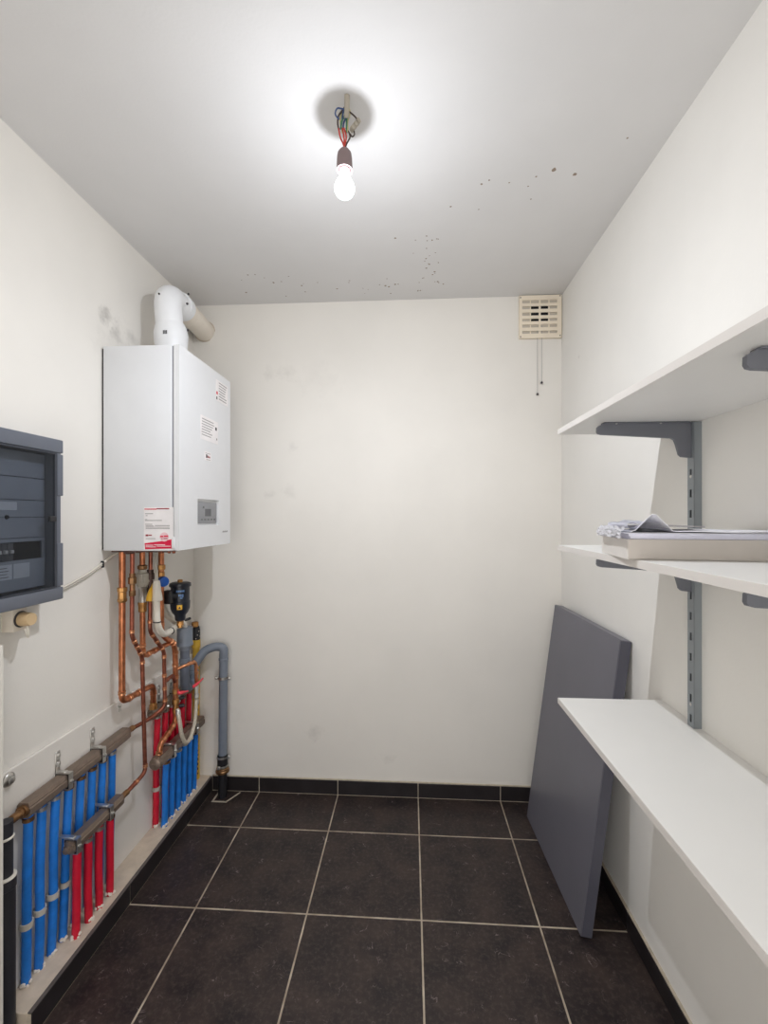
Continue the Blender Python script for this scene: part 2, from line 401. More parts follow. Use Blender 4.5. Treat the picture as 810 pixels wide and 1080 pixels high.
# measured-style light distribution of the lamp: its cap shades the upper side, so less light goes up than down
ANG = [0, 30, 60, 80, 95, 110, 125, 140, 160, 180]; CD = [2.9, 2.75, 2.0, 1.08, .72, .52, .34, .22, .15, .12]
ies = bpy.data.texts.new('bulb_distribution')
ies.write('IESNA:LM-63-2002\n[TEST] bulb\nTILT=NONE\n1 1000 1 %d 1 1 2 0 0 0\n1 1 10\n%s\n0\n%s\n' % (len(ANG), ' '.join(map(str, ANG)), ' '.join('%.1f' % (c*1000) for c in CD)))
L.use_nodes = True; nt = L.node_tree
em = next(n for n in nt.nodes if n.type == 'EMISSION'); ie = nod(nt, 'ShaderNodeTexIES', mode='INTERNAL'); ie.ies = ies
ie.inputs['Strength'].default_value = IES_K
nt.links.new(ie.outputs[0], em.inputs['Strength'])
lo = bpy.data.objects.new('bulb_filament', L); COL.objects.link(lo); lo.location = (bx, by, 2.281)
lo.parent = T; lo.matrix_parent_inverse = Matrix.Translation(T.location).inverted()

# ------------------------------------------------------------------ vent grille
T = thing('ventilation_grille', (.633, YB, 2.377), 'cream slotted ventilation grille on the back wall under the ceiling corner', 'vent')
def mp(v, a, b, c, d): return c+(v-a)/(b-a)*(d-c)
us = [140, 163, 225, 232, 295, 310, 370, 380, 440, 475]; us = [mp(u, 140, 475, .531, .734) for u in us]
vs = [515, 478, 455, 428, 403, 378, 355, 330, 305, 278, 253, 230, 203, 165]; vs = [mp(v, 515, 165, 2.272, 2.481) for v in vs]
hol = {(i, j) for i in (1, 3, 5, 7) for j in (1, 3, 5, 7, 9, 11)}
MB().gridplate(us, vs, hol, lambda u, v, h: V((u, h, v)), YB-.015, YB-.009).build('grille_plate', M_cream, T, False)
fr = MB()
fr.gridplate([us[0], us[0]+.004, us[-1]-.004, us[-1]], [vs[0], vs[0]+.004, vs[-1]-.004, vs[-1]], {(1, 1)}, lambda u, v, h: V((u, h, v)), YB-.010, YB)
fr.build('grille_rim', M_cream, T, False)
MB().box(us[1], us[-2], YB-.003, YB-.0005, vs[1], vs[-2]).build('duct_opening', M_dark, T, False)  # flat dark box paints the darkness of the duct
sh = MB()
sh.box(us[0]+.005, us[2]+.001, YB-.0085, YB-.004, vs[0]+.005, vs[-1]-.005); sh.box(us[7]-.003, us[9]-.005, YB-.0085, YB-.004, vs[0]+.005, vs[-1]-.005)
sh.box(us[2], us[7]-.0035, YB-.0085, YB-.004, vs[0]+.005, vs[5]-.004); sh.box(us[2], us[7]-.0035, YB-.0085, YB-.004, vs[11]+.004, vs[13]-.005)
sh.build('shutter', M_creamd, T, False)
for x, z in ((us[0]+.006, vs[0]+.008), (us[-1]-.008, vs[0]+.010), (us[0]+.006, vs[-1]-.010), (us[-1]-.008, vs[-1]-.006)):
    MB().lathe((x, YB-.0145, z), (0, -1, 0), [(0, .0032), (.001, .003), (.0018, .0016)], 10).build('screw', M_black, T)
for x, z in ((.6185, 2.0), (.6385, 2.056)):
    c = MB().tube([(x+.001, YB-.012, 2.33), (x, YB-.013, 2.274), (x, YB-.014, z)], .0011, 8).build('pull_cord', M_ink, T)
    MB().lathe((x, YB-.014, z+.004), (0, 0, -1), [(0, .002), (.003, .005), (.009, .0062), (.011, .003)], 12).build('cord_bead', M_inkd, c)

# ------------------------------------------------------------------ boiler
T = thing('gas_boiler', (-.97, 1.746, 1.277), 'white wall-hung gas boiler with stickers and a grey display above copper pipes', 'boiler')
b0, b1, bz0, bz1 = 1.523, 1.969, 1.277, 2.016
cs = MB().box(-1.108, -.852, b0, b1, bz0, bz1, .004, 2); cs.use(1).box(XL, -1.106, b0+.006, b1-.006, bz0+.004, bz1-.008)  # second box is a dark strip painting the shadow of the wall gap
cs.build('casing', [M_side, M_dark], T)
MB().box(-.856, -.844, b0+.004, b1-.004, bz0+.004, bz1-.004).build('seam_gasket', mat('seam_grey', s2l(150, 152, 158), .5), T)
us = [b0, 1.671-.012, 1.853, b1]; vs = [bz0+.002, 1.366, 1.47, bz1]
fp = MB(); fp.box(-.846, -.836, b0, b1, bz0+.002, bz1, .003, 2)
fp.gridplate(us, vs, {(1, 1)}, lambda u, v, h: V((h, u, v)), -.836, -.824)
fp.build('front_panel', M_white, T)
d = MB().box(-.8358, -.830, 1.668, 1.842, 1.373, 1.459, .003, 2).build('control_display', M_greyplate, T)
ic = MB()
for k in range(5): ic.box(-.8301, -.8292, 1.70+k*.028, 1.713+k*.028, 1.386, 1.391)
ic.box(-.8301, -.8292, 1.735, 1.785, 1.402, 1.432); ic.box(-.8301, -.8292, 1.715, 1.726, 1.434, 1.442)
ic.build('display_icons', M_greydk, d)
def sticker(nm, x, y0, y1, z0, z1, marks, par, m=M_paper):
    o = MB().box(x, x+.0006, y0, y1, z0, z1).build(nm, m, par, False)
    for nn, mm, rects in marks:
        q = MB()
        for (a, b, c, e) in rects: q.box(x+.0005, x+.0011, a, b, c, e)
        q.build(nn, mm, o, False)
    return o
FX = -.824
lines = lambda y0, y1, z1, n, dz, t: [(y0+random.uniform(0, .004), y1-random.uniform(0, (y1-y0)*.35), z1-k*dz-t, z1-k*dz) for k in range(n)]
sticker('warning_sticker', FX, 1.818, 1.94, 1.895, 1.985, [('printed_lines', M_ink, lines(1.845, 1.935, 1.978, 7, .0115, .004)), ('red_mark', M_crimson, [(1.822, 1.836, 1.922, 1.934)]), ('black_mark', M_inkd, [(1.822, 1.832, 1.9, 1.912)])], T)
sticker('data_sticker', FX, 1.682, 1.838, 1.708, 1.803, [('printed_lines', M_ink, lines(1.69, 1.80, 1.792, 7, .0105, .0035)), ('black_mark', M_inkd, [(1.812, 1.826, 1.765, 1.778)]), ('black_mark', M_inkd, [(1.824, 1.829, 1.725, 1.733)])], T)
sticker('maker_badge', FX, 1.715, 1.775, 1.628, 1.664, [('emblem', M_inkd, [(1.728, 1.738, 1.638, 1.652)]), ('lettering', M_dred, [(1.741, 1.748, 1.64, 1.648), (1.75, 1.755, 1.64, 1.646), (1.757, 1.763, 1.64, 1.647)]), ('underline', M_ink, [(1.722, 1.768, 1.656, 1.658), (1.73, 1.765, 1.631, 1.633)])], T)
q = MB()
for k in range(6): q.box(FX, FX+.0006, 1.885+k*.009, 1.891+k*.009, 1.331, 1.337+.002*(k % 2))
q.build('model_lettering', M_ink, T, False)
# sticker on the side that faces the room
def mpx(u): return -.954+(u-120)/(600-120)*.108
def mpz(v): return 1.434-(v-160)/(880-160)*.153
def sq(nm, m, rects, par, off):
    q = MB()
    for (u0, u1, v0, v1) in rects: q.box(mpx(u0), mpx(u1), b0-off-.0005, b0-off+.0001, mpz(v1), mpz(v0))
    return q.build(nm, m, par, False)
es = sq('energy_sticker', M_paper, [(118, 602, 160, 880)], T, 0.)
sq('top_band', M_dred, [(330, 535, 176, 194)], es, .0006); sq('top_band', M_crimson, [(128, 330, 184, 200)], es, .0006)
sq('printed_lines', M_ink, [(140, 270, 262, 274), (150, 180, 296, 306), (140, 175, 362, 370), (140, 415, 376, 388), (140, 260, 442, 454), (150, 280, 470, 482), (300, 545, 462, 474), (150, 540, 492, 500), (150, 545, 512, 522), (150, 310, 684, 694)], es, .0006)
sq('emblem', M_dred, [(148, 190, 618, 648), (195, 250, 622, 640)], es, .0006)
q = MB()
P2 = [(132, 768), (420, 728), (590, 696), (602, 852), (140, 868)]
q.prism([(mpx(u), mpz(v)) for u, v in P2], lambda u, v, h: V((u, h, v)), b0-.0013, b0-.0003)
q.build('red_band', M_crimson, es, False)
sq('band_lettering', M_pink, [(150, 275, 792, 808), (290, 470, 784, 800), (150, 320, 820, 834), (335, 560, 808, 822)], es, .0014)
q = MB().lathe((mpx(455), b0-.0009, mpz(660)), (0, -1, 0), [(0, .0165), (.0005, .0165)], 24); q.build('round_badge', M_pink, es, False)
sq('badge_lettering', M_crimson, [(392, 440, 640, 664), (450, 520, 634, 658)], es, .0015); sq('badge_lettering', M_dred, [(410, 430, 684, 694), (445, 510, 680, 692)], es, .0015)
bt = MB()
for y in (1.562, 1.621, 1.68, 1.745, 1.81, 1.86): bt.lathe((-1.035, y, bz0), (0, 0, -1), [(0, .017), (.01, .017), (.014, .012)], 12)
bt.box(-1.09, -.875, b0+.02, b1-.03, bz0-.006, bz0+.002)
bt.build('bottom_tray', mat('bottom_tray', s2l(92, 66, 58), .5, .3, var=.4, scale=30), T)
for x in (-.90, -.872, -.855): MB().lathe((x, b0+.02, bz0-.002), (0, 0, -1), [(0, .006), (.006, .006), (.008, .003)], 10).build('case_screw', M_copperd, T)
MB().box(-.852, -.838, b0-.003, b0+.006, bz0+.010, bz0+.05, .003, 2).build('panel_latch', M_white, T)

# ------------------------------------------------------------------ flue
T = thing('flue_pipe', (-.98, 1.74, 2.016), 'white swivel-elbow flue pipe rising from the boiler and turning into the back wall', 'flue pipe')
MB().lathe((-.978, 1.745, 2.017), (0, 0, 1), [(0, .055), (.05, .057), (.09, .0625), (.125, .065), (.155, .060), (.172, .052)], 32).build('lower_elbow', M_flue, T, ang=60)
MB().tube([(-.98, 1.742, 2.15), (-.985, 1.726, 2.302), (-1.006, 1.87, 2.316)], .052, 32, .085, 12).build('upper_elbow', M_flue, T, ang=60)
MB().tube([(-1.003, 1.862, 2.322), (-1.055, 2.2, 2.352)], .0495, 32).build('horizontal_pipe', M_fluecream, T)
d = (V((-1.055, 2.2, 2.352))-V((-1.003, 1.862, 2.322))).normalized()
p = V((-1.003, 1.862, 2.322))
MB().lathe(p-d*.012, d, [(0, .0525), (.002, .0545), (.05, .0545), (.054, .051)], 32).build('seal_ring', M_flue, T)
MB().lathe(V((-1.055, 2.2, 2.352))-d*.006, d, [(0, .053), (.008, .055)], 32).build('wall_collar', M_ledge, T)
for c, r in (((-.944, 1.82, 2.348), .005), ((-.926, 1.775, 2.285), .005), ((-.918, 1.765, 2.17), .005), ((-.9245, 1.74, 2.125), .006), ((-.985, 1.67, 2.275), .004)):
    MB().sphere(c, r, u=8, v=6).build('fixing_screw', M_inkd, T)
q = MB()
for k in range(3): q.box(-.975+k*.006, -.971+k*.006, 1.6795, 1.681, 2.122, 2.136)
q.build('printed_mark', M_greydk, T, False)

# ------------------------------------------------------------------ distribution board
T = thing('distribution_board', (XL, 1.07, 1.39), 'dark grey electrical cabinet with a smoked see-through door on the left wall', 'electrical cabinet')
y0, y1, z0, z1, xo = .87, 1.252, 1.156, 1.627, -1.033
h = MB(); h.box(XL, XL+.008, y0, y1, z0, z1)
h.box(XL, xo, y0, y1, 1.588, z1, .003, 2); h.box(XL, xo, y0, y1, z0, 1.192, .003, 2)
h.box(XL, xo-.002, y0, y0+.02, z0+.01, z1-.01)
h.box(XL, xo-.004, y1-.022, y1-.005, z0+.01, z1-.01, .001, 1)
h.box(XL+.02, xo-.0005, y1-.0215, y1, 1.462, 1.584, .002, 2); h.box(XL+.02, xo-.0005, y1-.0215, y1, 1.196, 1.322, .002, 2)
h.build('housing', M_cab, T)
dr = MB(); dr.box(xo-.004, xo-.001, y0+.02, 1.2275, 1.1945, 1.5855)
D = dr.build('door', M_pane, T, False)
fr = MB(); fr.gridplate([y0+.02, y0+.032, 1.221, 1.2285], [1.1935, 1.1965, 1.5825, 1.5865], {(1, 1)}, lambda u, v, hh: V((hh, u, v)), xo-.007, xo-.0005)
fr.build('door_frame', mat('door_rim', s2l(52, 56, 66), .35), D, False)
MB().box(xo-.010, xo+.0005, 1.205, 1.2275, 1.385, 1.402, .002, 1).build('latch', M_black, D)
cv = MB(); X0, X1 = -1.074, -1.070
for (a, b) in ((1.510, 1.580), (1.447, 1.508), (1.399, 1.4455), (1.342, 1.3975)): cv.box(X0, X1, y0+.02, 1.228, a, b, .0008, 1)
cv.gridplate([y0+.02, y0+.04, 1.220, 1.228], [1.20, 1.281, 1.331, 1.3405], {(1, 1)}, lambda u, v, hh: V((hh, u, v)), X0, X1)
CV = cv.build('cover_plate', M_cabin, T, False)
MB().box(X0-.012, X0-.010, y0+.03, 1.225, 1.27, 1.34).build('slot_shade', M_dark, T, False)  # dark sheet paints the shade in the empty breaker slot
for k in range(7):
    yb = 1.122-.018*(k+1)
    bk = MB().box(X0-.008, X1+.004, yb+.0005, yb+.0175, 1.283, 1.329, .001, 1).build('breaker', M_greydk, T)
    MB().box(X1+.003, X1+.011, yb+.005, yb+.013, 1.302, 1.311, .001, 1).build('switch', mat('switch_white', s2l(230, 230, 226), .4), bk)
for yy in (.92, .975, 1.03, 1.085): MB().box(X1, X1+.0006, yy, yy+.05, 1.418, 1.440).build('label_strip', M_cablab, CV, False)
for yy in (.96, 1.015, 1.07, 1.125): MB().box(X1, X1+.0006, yy, yy+.05, 1.232, 1.272).build('label_strip', M_cablab, CV, False)
lt = MB()
for yy in (.96, 1.015, 1.07):
    for k in range(4): lt.box(X1+.0006, X1+.0010, yy+.004, yy+.04-.005*(k % 2), 1.238+k*.008, 1.2398+k*.008)
lt.build('label_lines', M_greydk, CV, False)
MB().lathe((X1, 1.105, 1.399), (1, 0, 0), [(0, .006), (.003, .005)], 12).build('cover_screw', M_black, CV)

# ------------------------------------------------------------------ socket, plug, cable
T = thing('wall_socket', (XL, 1.156, 1.11), 'white surface-mounted wall socket just below the dark electrical cabinet', 'socket')
MB().box(XL, -1.080, 1.133, 1.180, 1.084, 1.146, .003, 2).build('socket_box', M_boxw, T)
MB().lathe((-1.0802, 1.158, 1.116), (1, 0, 0), [(0, .0225), (.002, .0225), (.003, .020)], 24).build('socket_ring', M_inkd, T)
T = thing('power_plug', (-1.08, 1.158, 1.116), 'round beige plug with a short white cord pushed into the socket under the cabinet', 'plug')
MB().lathe((-1.0768, 1.158, 1.116), (1, 0, 0), [(0, .0185), (.003, .0195), (.02, .0185), (.027, .0175), (.030, .0165)], 28).build('plug_body', M_beige, T)
MB().tube([(-1.060, 1.158, 1.098), (-1.058, 1.158, 1.082), (-1.062, 1.163, 1.066), (-1.075, 1.176, 1.062), (-1.098, 1.188, 1.085), (-1.108, 1.20, 1.13), (-1.109, 1.205, 1.158)], .0032, 10, .014).build('cord', M_hose, T)
T = thing('twin_cable', (-1.11, 1.25, 1.18), 'thin white twin cable sagging along the wall from cabinet to boiler', 'cable')
for k, m in ((0, M_hose), (1, M_clip)):
    MB().tube([(-1.1105, 1.235, 1.162-k*.006), (-1.1085, 1.30, 1.164-k*.007), (-1.1085, 1.36, 1.179-k*.008), (-1.1085, 1.45, 1.203-k*.008), (-1.1085, 1.525, 1.235-k*.006), (-1.1, 1.58, 1.262-k*.004), (-1.09, 1.61, 1.274)], .0032, 8, .05).build('strand', m, T)
MB().box(-1.113, -1.102, 1.517, 1.524, 1.217, 1.241, .002, 1).build('cable_clip', M_black, T)

# ------------------------------------------------------------------ manifolds
def manifold(label, x, z, y0, y1, w, hh, near, far):
    T = thing('pipe_manifold', (x, (y0+y1)/2, z), label, 'manifold')
    prof = [(-w, -hh*.55), (-w*.6, -hh), (w*.6, -hh), (w, -hh*.55), (w, hh*.2), (w*.82, hh*.32), (w*.80, hh*.40), (w*.9, hh*.52), (w*.68, hh), (-w*.68, hh), (-w, hh*.55)]
    MB().prism(prof, lambda u, v, q: V((x+u, q, z+v)), y0, y1).build('bar', M_manif, T, ang=25)
    a = MB()
    if near == 'plug':
        a.lathe((x, y0+.002, z), (0, -1, 0), [(0, .017), (.010, .017), (.011, .013), (.017, .013), (.018, .0115), (.04, .0115), (.043, .008)], 18)
    elif near == 'nut':
        a.lathe((x, y0+.002, z), (0, -1, 0), [(0, .0175), (.009, .0175), (.010, .010), (.02, .010), (.022, .006)], 6)
    else:
        a.lathe((x, y0+.002, z), (0, -1, 0), [(0, .024), (.018, .024), (.022, .018), (.024, .009), (.032, .008)], 20)
    a.build('end_plug', M_brassd if near == 'plug' else M_manif, T)
    if far:
        MB().lathe((x, y1-.001, z), (0, 1, 0), [(0, .016), (.015, .011), (.03, .0095), (.032, .0105), (.044, .0105)], 16).build('reducer', M_brassd, T)
    return T
BX, BZ = -1.081, .577
mb1 = manifold('long bronze manifold on the left board feeding eight blue pipes', BX, BZ, 1.168, 1.612, .020, .0215, 'plug', True)
RX, RZ = -1.040, .388
mr1 = manifold('short bronze manifold in front of the blue pipes feeding four red pipes', RX, RZ, 1.285, 1.515, .018, .0195, 'nut', True)
RX2, RZ2 = -1.081, .572
mr2 = manifold('upper bronze manifold near the corner, with a round end cap above red pipes', RX2, RZ2, 1.80, 2.15, .019, .020, 'cap', False)
BX2, BZ2 = -1.043, .388
mb2 = manifold('lower bronze manifold near the corner above six blue pipes', BX2, BZ2, 1.752, 2.13, .023, .0235, 'cap', False)

ORD = ['first', 'second', 'third', 'fourth', 'fifth', 'sixth', 'seventh', 'eighth']
def sleeve(col, x, y, ztop, xb, yb, r, label, grp, wob=.004, clip=None, zb=.071):
    T = thing('heating_pipe', (xb, yb, zb), label, 'pipe', grp)
    n = 9; pts = []
    ph = random.uniform(0, 6)
    for k in range(n+1):
        t = k/n; e = math.sin(PI*t)*wob
        pts.append((xb+(x-xb)*t+e*.5*math.sin(ph+t*4), yb+(y-yb)*t+e*math.sin(ph*1.7+t*5), zb+.002+(ztop-zb-.002)*t))
    MB().tube(pts, r, 16, .03, 3).build('sleeve', M_blue if col == 'b' else M_red, T)
    MB().lathe((x, y, ztop-.017), (0, 0, 1), [(0, r*1.02), (.002, r*1.24), (.012, r*1.24), (.014, r*.85), (.026, r*.85)], 16).build('ferrule', M_chrome if random.random() < .5 else M_brassd, T)
    c = MB()
    for k in range(6):
        a = random.uniform(-2.2, .6); c.sphere((xb+math.cos(a)*r, yb+math.sin(a)*r, zb+random.uniform(.002, .014)), random.uniform(.0035, .0065), u=6, v=4)
    c.build('plaster_crumbs', M_plaster, T)
    if clip:
        t = (clip-zb)/(ztop-zb)
        MB().lathe((xb+(x-xb)*t, yb+(y-yb)*t, clip-.008), (0, 0, 1), [(0, r+.001), (0, r+.0045), (.016, r+.0045), (.016, r+.001)], 18, cap=False).build('clip', M_clip, T)
        o = bpy.data.objects[-1] if False else None
        q = MB().box(XL+.011, xb, yb-.004, yb+.004, clip-.007, clip+.007); q.build('clip_foot', M_clip, T)
    return T
yb1 = [1.186, 1.232, 1.283, 1.334, 1.386, 1.437, 1.488, 1.538]
bs1 = [1.186, 1.229, 1.274, 1.318, 1.37, 1.425, 1.48, 1.535]
for k in range(8):
    sleeve('b', BX-.002, yb1[k], .553, -1.0905, bs1[k], .0118, '%s blue pipe from the near end of the long left-hand manifold' % ORD[k], 'blue pipes under the long left manifold', .003,
           [.243, .243, .249, .246, None, None, None, None][k])
yr1 = [1.321, 1.366, 1.418, 1.472]; rs1 = [1.329, 1.385, 1.433, 1.487]
for k in range(4):
    sleeve('r', RX-.004, yr1[k], .365, -1.056, rs1[k], .0118, '%s red pipe from the near end of the short lower-left manifold' % ORD[k], 'red pipes under the short left manifold', .003)
yr2 = [1.832, 1.894, 1.945, 1.992, 2.041, 2.102]
for k in range(6):
    sleeve('r', RX2-.006, yr2[k], .55, -1.0915, yr2[k]-.008, .0122, '%s red pipe from the near end of the upper manifold by the corner' % ORD[k], 'red pipes near the corner', .003, .235 if k == 0 else None)
yb2 = [1.823, 1.871, 1.92, 1.972, 2.024, 2.077]; bs2 = [1.827, 1.883, 1.938, 1.985, 2.038, 2.085]
for k in range(6):
    sleeve('b', BX2, yb2[k], .362, -1.055, bs2[k], .0128, '%s blue pipe from the near end of the lower manifold by the corner' % ORD[k], 'blue pipes near the corner', .003)

def p_clip(label, y, xm, zm, w, hh, zfix, grp='manifold brackets'):
    """zinc bracket: strap round the bar, arm to a screwed foot on the board"""
    xw = -1.104
    T = thing('pipe_bracket', (xw, y, zfix), label, 'bracket', grp)
    st = MB()
    st.gridplate([xm-w-.004, xm-w-.001, xm+w+.001, xm+w+.004], [zm-hh-.004, zm-hh-.001, zm+hh+.001, zm+hh+.004], {(1, 1)}, lambda u, v, q: V((u, q, v)), y-.008, y+.008)
    st.build('strap', M_chrome, T, False)
    g = MB(); g.gridplate([xm-w-.001, xm-w+.0005, xm+w-.0005, xm+w+.001], [zm-hh-.001, zm-hh+.0005, zm+hh-.0005, zm+hh+.001], {(1, 1)}, lambda u, v, q: V((u, q, v)), y-.009, y+.009)
    g.build('rubber_liner', M_black, T, False)
    f = MB(); f.box(xw, xw+.004, y-.009, y+.009, zm+hh-.005, zfix+.014, .0015, 1)
    f.box(xw, xm+w*.4, y-.007, y+.007, zm+hh+.003, zm+hh+.007, .001, 1); f.build('foot_plate', M_chrome, T)
    for dz in (0, -.026):
        MB().lathe((xw+.003, y, zfix+dz), (1, 0, 0), [(0, .0085), (.003, .008), (.006, .0045)], 14).build('screw', M_chrome, T)
    MB().lathe((xm+w+.003, y, zm-.002), (1, 0, 0), [(0, .006), (.005, .006), (.007, .003)], 6).build('strap_bolt', M_chrome, T)
    return T
p_clip('zinc bracket on the long left manifold, nearer the camera', 1.312, BX, BZ, .020, .0215, .652)
p_clip('zinc bracket on the long left manifold, further towards the corner', 1.462, BX, BZ, .020, .0215, .652)
p_clip('zinc bracket at the near end of the short red-pipe manifold', 1.296, RX, RZ, .018, .0195, .447)
p_clip('zinc bracket at the far end of the short red-pipe manifold', 1.446, RX, RZ, .018, .0195, .447)
p_clip('zinc bracket with tall post on the upper manifold by the corner', 1.865, RX2, RZ2, .019, .020, .648)
p_clip('zinc bracket behind the thin vertical pipe on the upper corner manifold', 1.962, RX2, RZ2, .019, .020, .640)
p_clip('zinc bracket at the near end of the lower corner manifold', 1.848, BX2, BZ2, .023, .0235, .447)
p_clip('zinc bracket at the far end of the lower corner manifold', 2.05, BX2, BZ2, .023, .0235, .447)
T = thing('anchor_bolt', (-1.104, 1.145, .677), 'round silver bolt head in the board left of the long manifold', 'bolt')
MB().lathe((-1.1045, 1.145, .677), (1, 0, 0), [(0, .019), (.002, .019), (.006, .016), (.008, .010)], 24).build('washer', M_chrome, T)
MB().lathe((-1.0975, 1.145, .677), (1, 0, 0), [(0, .0105), (.006, .0105), (.007, .009)], 6).build('bolt_head', M_chrome, T)
T = thing('anchor_bolt', (-1.104, 1.61, .69), 'small hanging screw clip on the board under the left-most copper pipe', 'bolt')
MB().lathe((-1.1045, 1.607, .684), (1, 0, 0), [(0, .009), (.004, .009), (.008, .005)], 12).build('screw_head', M_chrome, T)
MB().box(-1.1035, -1.099, 1.600, 1.613, .662, .682, .001, 1).build('tab', M_chrome, T)

T = thing('black_drain_pipe', (-1.060, 1.093, 0), 'thick black vertical pipe at the far left edge beside the blue pipes', 'pipe')
PX, PY = -1.062, 1.092
MB().lathe((PX, PY, 0), (0, 0, 1), [(0, .0225), (.452, .0225), (.455, .0172), (.60, .0172)], 24).build('pipe', M_blackpipe, T)
MB().lathe((PX, PY, .425), (0, 0, 1), [(0, .0225), (.002, .0243), (.03, .0243), (.033, .020)], 24).build('rim', M_blackpipe, T)
for z, r in ((.452, .0225), (.555, .0172)):
    MB().lathe((PX, PY, z), (0, 0, 1), [(0, r+.0005), (.002, r+.0028), (.005, r+.0028), (.007, r+.0005)], 24).build('white_ring', M_hose, T)

# ------------------------------------------------------------------ copper runs
def ringj(mb, p, d, r, L=.014):
    d = V(d).normalized(); p = V(p)-d*L/2
    mb.lathe(p, d, [(0, r), (.0015, r*1.22), (L*.35, r*1.14), (L*.65, r*1.14), (L-.0015, r*1.22), (L, r)], 16)
def run(label, pts, r, m, joints, fil=.022, name='copper_pipe', jm=None):
    T = thing(name, pts[-1], label, 'pipe')
    MB().tube(pts, r, 16, fil, 7).build('tube', m, T)
    for p, d in joints:
        j = MB(); ringj(j, p, d, r); j.build('joint', jm or M_joint, T)
    return T
Zu = (0, 0, 1); Yu = (0, 1, 0)
# P1
T = run('leftmost thick copper pipe dropping straight from the boiler', [(-1.06, 1.560, 1.272), (-1.06, 1.558, .718), (-1.058, 1.70, .712), (-1.066, 1.765, .70), (-1.078, 1.785, .618)], .0112, M_copper,
        [((-1.06, 1.558, .752), Zu), ((-1.06, 1.60, .716), Yu), ((-1.058, 1.655, .714), Yu), ((-1.072, 1.776, .665), (-.1, .2, -1))], .026)
f = MB(); f.lathe((-1.06, 1.56, 1.085), (0, 0, 1), [(0, .0135), (.004, .0165), (.012, .0165), (.014, .0145), (.038, .0145), (.04, .0170), (.054, .0170), (.056, .013)], 8); f.build('brass_union', M_brass, T)
f = MB(); f.lathe((-1.078, 1.785, .592), (0, 0, 1), [(0, .012), (.002, .016), (.02, .016), (.022, .013), (.04, .0125)], 12); f.build('brass_adaptor', M_brass, T)
# P2
T = run('thin copper pipe second from the left, running down to the red-pipe manifold', [(-1.03, 1.573, 1.272), (-1.03, 1.570, .957), (-1.03, 1.632, .862), (-1.03, 1.652, .408), (-1.036, 1.615, .396), (-1.04, 1.550, .388)], .0078, M_copperd,
        [((-1.03, 1.570, .975), Zu), ((-1.03, 1.585, .934), (0, .62, -.95)), ((-1.03, 1.602, .908), (0, .62, -.95)), ((-1.03, 1.620, .88), (0, .62, -.95)), ((-1.03, 1.634, .84), Zu), ((-1.03, 1.652, .432), Zu), ((-1.037, 1.607, .395), Yu)], .018)
f = MB(); f.lathe((-1.03, 1.573, 1.105), (0, 0, 1), [(0, .009), (.003, .0115), (.02, .0115), (.022, .0095), (.045, .0095), (.047, .0145), (.07, .0145), (.072, .0105), (.085, .0105)], 8); f.build('brass_union', M_brassd, T)
# P3
T = run('copper pipe under the grey ribbed valve collar, third from the left', [(-1.05, 1.665, 1.272), (-1.05, 1.668, .852), (-1.052, 1.78, .849), (-1.042, 1.858, .852)], .0102, M_copper,
        [((-1.05, 1.668, .895), Zu), ((-1.05, 1.702, .85), Yu), ((-1.052, 1.75, .849), Yu), ((-1.05, 1.668, .872), Zu)], .022)
f = MB()
f.lathe((-1.05, 1.666, 1.125), (0, 0, 1), [(0, .014), (.002, .018), (.014, .0225), (.052, .0225), (.056, .017), (.068, .015)], 20)
for k in range(14):
    a = 2*PI*k/14; f.box(-.0015, .0015, -.0015, .0015, 0, .03, M=Matrix.Translation((-1.05+.0225*math.cos(a), 1.666+.0225*math.sin(a), 1.142)))
f.build('ribbed_collar', mat('collar_grey', s2l(186, 180, 168), .45, .2), T)
MB().lathe((-1.05, 1.666, 1.192), (0, 0, 1), [(0, .0145), (.004, .018), (.016, .018), (.02, .012)], 8).build('brass_nut', M_brassd, T)
MB().lathe((-1.05, 1.667, 1.06), (0, 0, 1), [(0, .0145), (.064, .0145), (.066, .016)], 16).build('grey_sleeve', M_chrome, T)
MB().lathe((-1.05, 1.667, 1.025), (0, 0, 1), [(0, .0105), (.003, .0145), (.012, .0155), (.026, .0155), (.03, .017), (.04, .017)], 8).build('brass_union', M_brass, T)
# P4
T = run('dark thin copper pipe with a yellow valve handle, fourth from the left', [(-1.03, 1.688, 1.272), (-1.03, 1.683, .946), (-1.03, 1.782, .838), (-1.03, 1.790, .605), (-1.05, 1.765, .583), (-1.066, 1.69, .578), (-1.079, 1.655, .577)], .0078, M_copperd,
        [((-1.03, 1.683, .985), Zu), ((-1.03, 1.70, .927), (0, 1, -1.09)), ((-1.03, 1.73, .894), (0, 1, -1.09)), ((-1.03, 1.768, .853), (0, 1, -1.09)), ((-1.03, 1.783, .815), Zu), ((-1.03, 1.785, .735), Zu), ((-1.03, 1.787, .68), Zu), ((-1.03, 1.79, .63), Zu)], .02)
MB().lathe((-1.03, 1.686, 1.09), (0, 0, 1), [(0, .009), (.003, .0125), (.03, .0125), (.032, .010), (.06, .010), (.062, .015), (.085, .015), (.087, .012), (.1, .012)], 8).build('valve_body', mat('valve_dark', s2l(74, 56, 50), .45, .6), T)
MB().tube([(-1.015, 1.684, 1.135), (-1.006, 1.645, 1.112), (-1.004, 1.633, 1.075)], .0062, 10, .02, rf=lambda t: .005+.0055*t).build('valve_handle', M_yellowp, T)
tee = MB(); tee.tube([(-1.03, 1.785, .708), (-1.03, 1.84, .712), (-1.035, 1.866, .70), (-1.038, 1.880, .672)], .0075, 12, .02); ringj(tee, (-1.03, 1.805, .709), Yu, .0075); ringj(tee, (-1.034, 1.855, .705), (0, .8, -.5), .0075)
tee.build('link_tube', M_copperd, T)
